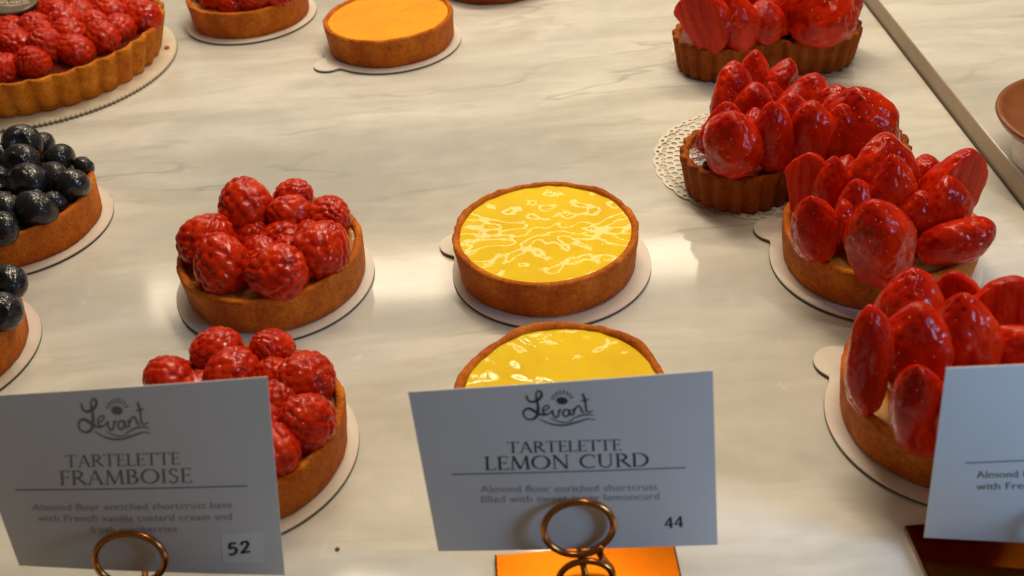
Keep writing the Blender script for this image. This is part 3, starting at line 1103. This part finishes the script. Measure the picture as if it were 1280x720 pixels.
LOGO_V, LOGO_F = logo()
c1 = Card([(510, 490), (891, 463), (897, 681), (548, 689)], 15, 0.0155, 0.0006, 'grey paper card in the middle, printed TARTELETTE LEMON CURD and 44')
c2 = Card([(-53, 497), (334, 471), (356, 719), (24, 707)], 16, 0.0155, 0.0008, 'grey paper card at the left with a bent corner, printed TARTELETTE FRAMBOISE and 52')
c3 = Card([(1183, 460), (1562, 441), (1550, 690), (1155, 672)], 15, 0.0165, 0.0004, 'paper card in bluish light at the right edge with only the start of its text in view')


def T(card, name, rows, mat):
    parts = []
    for body, pl, pr, h, kind in rows:
        v, f, x0, x1 = (line_of(body) if kind == 'serif' else text_mesh(body))
        parts.append((v, f, x0, x1, pl, pr, h))
    return card.lay(name, parts, mat)


c1.lay('logo', [(LOGO_V, LOGO_F, 0, 1, (654, 532), (745, 527), 78)], M['ink'])
T(c1, 'title_lettering', [('TARTELETTE', (634, 561.5), (776, 558), 13.6, 'serif'), ('LEMON CURD', (606, 583), (811, 578), 17, 'serif')], M['ink'])
T(c1, 'description_lettering', [('Almond flour enriched shortcrust', (601, 611), (822, 608), 12.6, 'sans'), ('filled with sweet tangy lemoncurd', (601, 624), (824, 620), 12.6, 'sans')], M['ink_soft'])
T(c1, 'price_lettering', [('44', (831, 658), (854, 656), 14, 'serif')], M['ink'])
c2.lay('logo', [(LOGO_V, LOGO_F, 0, 1, (99, 549), (190, 544), 92)], M['ink_mid'])
T(c2, 'title_lettering', [('TARTELETTE', (82, 578.5), (225, 574.5), 15, 'serif'), ('FRAMBOISE', (75, 600.5), (240, 597), 18, 'serif')], M['ink_mid'])
T(c2, 'description_lettering', [('Almond flour enriched shortcrust base', (40, 633), (290, 629.5), 12.6, 'sans'), ('with French vanilla custard cream and', (47, 647), (290, 644.5), 12.6, 'sans'),
                                ('fresh raspberries', (114, 661), (222, 660), 12.6, 'sans')], M['ink_soft'])
T(c3, 'description_lettering', [('Almond flour', (1222, 592), (1311, 590), 13, 'sans'), ('with French', (1222, 607), (1304, 605), 13, 'sans')], M['ink_mid'])


def rule(card, x0, y0, x1, y1, w, mat, name='rule'):
    v, f = stroke_mesh([([(i / 20, 0.0) for i in range(21)], w)])
    card.lay(name, [(v, f, 0, 1, (x0, y0), (x1, y1), 1.0)], mat)


rule(c1, 564, 588.5, 857, 580, 1.5, M['ink_mid'])
rule(c2, 18, 607, 309, 602, 1.5, M['ink_mid'])
rule(c3, 1208, 573, 1500, 560, 1.6, M['ink_mid'])
v, f = stroke_mesh([([(i / 8, 0.5) for i in range(9)], 1.0)])
c2.lay('price_sticker', [(v, f, 0, 1, (279, 702), (331, 701), 40)], M['sticker'], 0.00008)
v, f, x0, x1 = line_of('52')
c2.lay('price_lettering', [(v, f, x0, x1, (286, 691), (313, 688), 16)], M['ink'], 0.0002)

# ------------------------------------------------------------------ card holders: amber metal foot and copper wire clip


def tube(pts, r, sides=10):
    P = [Vector(p) for p in pts]
    n = len(P)
    vs, fs = [], []
    up = Vector((0, 1, 0))
    for i in range(n):
        t = (P[min(n - 1, i + 1)] - P[max(0, i - 1)]).normalized()
        a = (up - t * up.dot(t))
        a = a.normalized() if a.length > 1e-4 else t.orthogonal().normalized()
        b = t.cross(a)
        for s in range(sides):
            g = 2 * PI * s / sides
            vs.append(P[i] + a * (r * math.cos(g)) + b * (r * math.sin(g)))
    for i in range(n - 1):
        for s in range(sides):
            fs.append((i * sides + s, i * sides + (s + 1) % sides, (i + 1) * sides + (s + 1) % sides, (i + 1) * sides + s))
    fs.append(tuple(range(sides))[::-1])
    fs.append(tuple((n - 1) * sides + s for s in range(sides)))
    return vs, fs


def holder(label, x0, x1, y0, y1, card, ring_px, ring=True):
    root = thing('card_holder', label, 'card holder', ((x0 + x1) / 2, (y0 + y1) / 2, 0), 'copper wire card holders')
    hx, hy, h = (x1 - x0) / 2, (y1 - y0) / 2, 0.0030
    e = 0.0007
    vs = []
    for (ix, z) in ((0, 0.0001), (0, h - e), (e, h)):
        for sx, sy in ((-1, -1), (1, -1), (1, 1), (-1, 1)):
            vs.append((sx * (hx - ix), sy * (hy - ix), z))
    fs = [(3, 2, 1, 0), (8, 9, 10, 11)]
    for a in (0, 4):
        for i in range(4):
            j = (i + 1) % 4
            fs.append((a + i, a + j, a + 4 + j, a + 4 + i))
    obj('foot', mesh('foot', vs, fs, False), M['plate'], root)
    # wire: front ring in front of the card, crossing down to a lower coil that stands on the foot, and a rear ring behind the card
    n = card.n
    r, wr = 0.0122, 0.00125
    u0, _v = card.uv(ring_px[0], ring_px[1])
    offs = [(card.at(u0 + du, vv) + card.root.location - card.base).dot(n) for du in (-0.14, -0.07, 0, 0.07, 0.14) for vv in (0.72, 0.8, 0.88, 0.96, 1.0)]
    hi, lo = max(offs), min(offs)
    pl = card.base + n * (wr + 0.0006 + hi)
    c = at_plane(ring_px[0], ring_px[1], pl, n) - root.location
    U, V = Vector((1, 0, 0)), Vector((0, n.z, -n.y)).normalized()
    pts = []
    for i in range(49):
        a = math.radians(-70 + i * 380 / 48)
        pts.append(c + U * (r * math.cos(a)) + V * (0.88 * r * math.sin(a)) + n * (0.0011 * i / 48))
    # tail crosses to the lower right and winds the lower coil
    c2_ = c - V * (1.70 * r) + U * (0.0015)
    r2 = 0.0095
    lead = pts[-1]
    first = c2_ + U * r2 * math.cos(math.radians(35)) + V * r2 * 0.8 * math.sin(math.radians(35))
    for i in range(1, 8):
        t = i / 8
        pts.append(lead.lerp(first, t) + V * (0.0010 * math.sin(PI * t)) - U * 0.0016 * math.sin(PI * t))
    for i in range(60):
        a = math.radians(35 - i * 520 / 59)
        q = c2_ + U * (r2 * math.cos(a)) + V * (0.8 * r2 * math.sin(a)) + n * (0.0030 * i / 59)
        q.z = max(q.z, h + wr)
        pts.append(q)
    # rear ring behind the card, joined under its lower edge
    low = c - V * (0.94 * r)
    v, f = tube(pts, wr)
    obj('wire_clip', mesh('wire_clip', v, f), M['copper'], root)
    pts = []
    cb = c - n * (2 * wr + 0.0016 + hi - lo)
    for i in range(49):
        a = math.radians(-90 + i * 360 / 48)
        pts.append(cb + U * (r * math.cos(a)) + V * (0.88 * r * math.sin(a)))
    e = pts[-1]
    for i in range(1, 9):
        t = i / 8
        pts.append(e.lerp(Vector((c2_.x, c2_.y, h + wr * 0.6)), t))
    v, f = tube(pts, wr)
    obj('rear_wire', mesh('rear_wire', v, f), M['copper'], root)
    return root


holder('amber metal foot with copper spiral wire clip holding the lemon curd card', -0.0145, 0.0517, 0.185, 0.2490, c1, (723, 659))
holder('copper spiral wire clip holding the framboise card at the left', -0.1650, -0.0985, 0.185, 0.2480, c2, (163, 698))
holder('amber metal foot under the card at the right edge', 0.1365, 0.2025, 0.185, 0.2470, c3, (1368, 655))

# ------------------------------------------------------------------ large fluted raspberry tart, its board and plaque
BX, BY = -0.3240, 0.7215
zb_ = 0.0035
root = thing('fluted_raspberry_tart', 'large fluted tart covered with glazed raspberries at the top left', 'tart', (BX, BY, zb_))
out = circle_outline(0.0905, 432)
tart_shell(root, out, 0.0265, 0.0085, M['crust_gold'], 'berry_glaze', M['glaze'], flutes=36, amp=0.0042, seed=130, wall=0.0045, sink=0.003, dome=0.003, lump=0.0006, rough=0.0004)
pitch_ = 0.0196
idx = 0
PLQ = Vector((-0.3335, 0.7265, 0.0))
for j in range(-5, 6):
    for i in range(-6, 7):
        x = (i + 0.5 * (j % 2)) * pitch_ + random.uniform(-0.003, 0.003)
        y = j * pitch_ * 0.87 + random.uniform(-0.003, 0.003)
        rr = math.hypot(x, y)
        if rr > 0.0800:
            continue
        px_, py_ = BX + x - PLQ.x, BY + y - PLQ.y
        low = math.hypot(px_, py_) < 0.016
        s = random.uniform(0.0112, 0.0136)
        z = 0.0265 + s * 0.55 - (0.004 if low else 0) + random.uniform(-0.001, 0.002)
        if rr > 0.068:
            z -= 0.0035
        idx += 1
        o = obj('raspberry', RASP[idx % 5], None, root, (x, y, z), (random.uniform(-1.3, 1.3), random.uniform(-1.3, 1.3), random.uniform(0, 6.28)), (s, s, s * 0.95))
# plaque
v, f = [], []
n = 64
pr_ = 0.0178
for s, z in ((0.97, 0.0), (1.0, 0.0007), (1.0, 0.0018), (0.96, 0.0024)):
    for i in range(n):
        a = 2 * PI * i / n
        v.append((pr_ * s * math.cos(a), pr_ * s * math.sin(a), z))
for k_ in range(3):
    for i in range(n):
        j = (i + 1) % n
        f.append((k_ * n + i, k_ * n + j, (k_ + 1) * n + j, (k_ + 1) * n + i))
f.append(tuple(range(n))[::-1])
f.append(tuple(3 * n + i for i in range(n)))
plq = obj('plaque', mesh('plaque', v, f, False), M['plaque'], root, (PLQ.x - BX, PLQ.y - BY, 0.0445), (0.10, 0.05, 0.06))
W_ = 0.0285
lv = [((p[0] - 0.5) * W_, (p[1] - 0.30) * W_, 0.00246 + 0.000002 * (i % 7)) for i, p in enumerate(LOGO_V)]
obj('plaque_logo', mesh('plaque_logo', lv, LOGO_F, False), M['plaque_print'], plq)

# crimped cake board
n = 720
v, f = [], []
rb = 0.0948
prof = [(0.985, 0.0002, 1.0), (0.998, 0.0008, 1.0), (1.0, 0.0022, 0.6), (0.995, 0.0034, 0.2), (0.95, 0.0035, 0.0), (0.02, 0.0034, 0.0)]
for i in range(n):
    a = 2 * PI * i / n
    cr_ = 0.0007 * math.cos(180 * a)
    for s, z, w in prof:
        r_ = rb * s + cr_ * w
        v.append((r_ * math.cos(a), r_ * math.sin(a), z))
k_ = len(prof)
for i in range(n):
    j = (i + 1) % n
    for q in range(k_ - 1):
        f.append((i * k_ + q, j * k_ + q, j * k_ + q + 1, i * k_ + q + 1))
me = mesh('cake_board', v, f, False)
me.materials.append(M['cake_board'])
me.materials.append(plain_mat('board_gold_edge', (0.36, 0.25, 0.10), 0.5))
for i_, p in enumerate(me.polygons):
    if i_ % (k_ - 1) < 2:
        p.material_index = 1
cb = obj('cake_board', me, None, None, (-0.3250, 0.7204, 0))
tag(cb, 'cream round board with a crimped edge under the large fluted tart', 'board')

# crumbs


def crumb(label, p, r_, mat, seed):
    v, f = [], []
    for j in range(9):
        a = PI * j / 8
        for i in range(12):
            b = 2 * PI * i / 12
            q = Vector((math.cos(b) * math.sin(a), math.sin(b) * math.sin(a), math.cos(a)))
            q *= r_ * (1 + 0.45 * noise.noise(q * 1.8 + Vector((seed, 0, 0))))
            v.append((q.x * 1.3, q.y, q.z * 0.8))
    for j in range(8):
        for i in range(12):
            f.append((j * 12 + i, (j + 1) * 12 + i, (j + 1) * 12 + (i + 1) % 12, j * 12 + (i + 1) % 12))
    tag(obj('pastry_crumb', mesh('pastry_crumb', v, f), mat, None, (p.x, p.y, p.z + r_ * 0.6)), label, 'crumb', 'loose pastry crumbs')


crumb('golden pastry crumb on the cream board beside the large fluted tart', at_z(209, 61, 0.0034), 0.0016, M['crust_gold'], 3.0)
crumb('tiny dark crumb on the bare marble between the left and middle cards', at_z(422, 687, 0.0), 0.0007, M['crust_dark'], 8.0)

# ------------------------------------------------------------------ tart cut off by the top of the picture
root = thing('dark_red_tart', 'dark red tart of which only the lower rim shows at the top centre', 'tart', (0.008, 0.815, 0.0005))
tart_shell(root, circle_outline(0.050), 0.024, 0.004, M['crust_dark'], 'berry_glaze', M['glaze'], seed=170, sink=0.002, dome=0.004)
for i in range(7):
    a = i * PI * 2 / 6
    q = (0.026 * math.cos(a), 0.026 * math.sin(a), 0.031) if i < 6 else (0, 0, 0.035)
    s = 0.0125
    obj('raspberry', RASP[i % 5], None, root, q, (random.uniform(-1, 1), random.uniform(-1, 1), i), (s, s, s))

# ------------------------------------------------------------------ brown-topped white cup on the raised slab
root = thing('dessert_cup', 'white cup with a brown overhanging top at the right edge on the raised slab', 'cup', (0.3050, 0.4655, SLAB_H))


def lathe(pr, n=72):
    v, f = [], []
    for i in range(n):
        a = 2 * PI * i / n
        for r_, z in pr:
            v.append((r_ * math.cos(a), r_ * math.sin(a), z))
    q = len(pr)
    for i in range(n):
        j = (i + 1) % n
        for s in range(q - 1):
            f.append((i * q + s, j * q + s, j * q + s + 1, i * q + s + 1))
    return v, f


v, f = lathe([(0.0005, 0.0002), (0.034, 0.0002), (0.0352, 0.001), (0.0365, 0.010), (0.0375, 0.018), (0.0380, 0.0199), (0.0005, 0.0199)])
obj('cup_body', mesh('cup_body', v, f), M['porcelain'], root)
v, f = lathe([(0.0005, 0.0202), (0.041, 0.0202), (0.0455, 0.0225), (0.0480, 0.0262), (0.0478, 0.0276), (0.0465, 0.0280), (0.0440, 0.0268), (0.0400, 0.0245), (0.0005, 0.0235)])
obj('brown_top', mesh('brown_top', v, f), M['brown_cup'], root)

# ------------------------------------------------------------------ light: display-case lamps, an added rear fill and a daylight fill
world = bpy.data.worlds.new('World')
scene.world = world
world.use_nodes = True
bg = world.node_tree.nodes['Background']
bg.inputs[0].default_value = (1.0, 0.80, 0.57, 1)
bg.inputs[1].default_value = 0.078


def area(name, loc, target, sx, sy, power, col):
    d = bpy.data.lights.new(name, 'AREA')
    d.shape = 'RECTANGLE'
    d.size, d.size_y = sx, sy
    d.energy = power
    d.color = col
    o = bpy.data.objects.new(name, d)
    COL.objects.link(o)
    o.location = loc
    o.rotation_euler = (Vector(target) - Vector(loc)).to_track_quat('-Z', 'Y').to_euler()
    return o


area('case_lamp', (0.10, 0.62, 0.66), (0.06, 0.60, 0), 0.90, 0.035, 3.1, (1.0, 0.83, 0.60))
area('rear_fill', (0.16, 0.92, 1.10), (0.08, 0.66, 0), 1.0, 0.045, 7.4, (1.0, 0.83, 0.60))  # unseen lamp added to brighten the back of the counter
area('rear_tube', (0.03, 1.10, 0.495), (0.03, 0.43, 0), 1.0, 0.05, 1.35, (1.0, 0.84, 0.62))
area('back_panel', (0.05, 1.25, 0.40), (0.05, 0.0, 0.30), 1.7, 0.48, 0.7, (1.0, 0.84, 0.64))
day_fill = area('daylight_fill', (0.50, 0.04, 0.22), (0.22, 0.235, 0.055), 0.14, 0.16, 0.30, (0.32, 0.58, 1.0))  # unseen bluish lamp added for front daylight, narrowed to the right card
day_fill.data.spread = math.radians(75)

vs_ = scene.view_settings
vs_.view_transform = 'Standard'
vs_.look = 'None'
vs_.exposure = 0.0
vs_.gamma = 1.0
scene.render.resolution_x, scene.render.resolution_y = 1024, 576
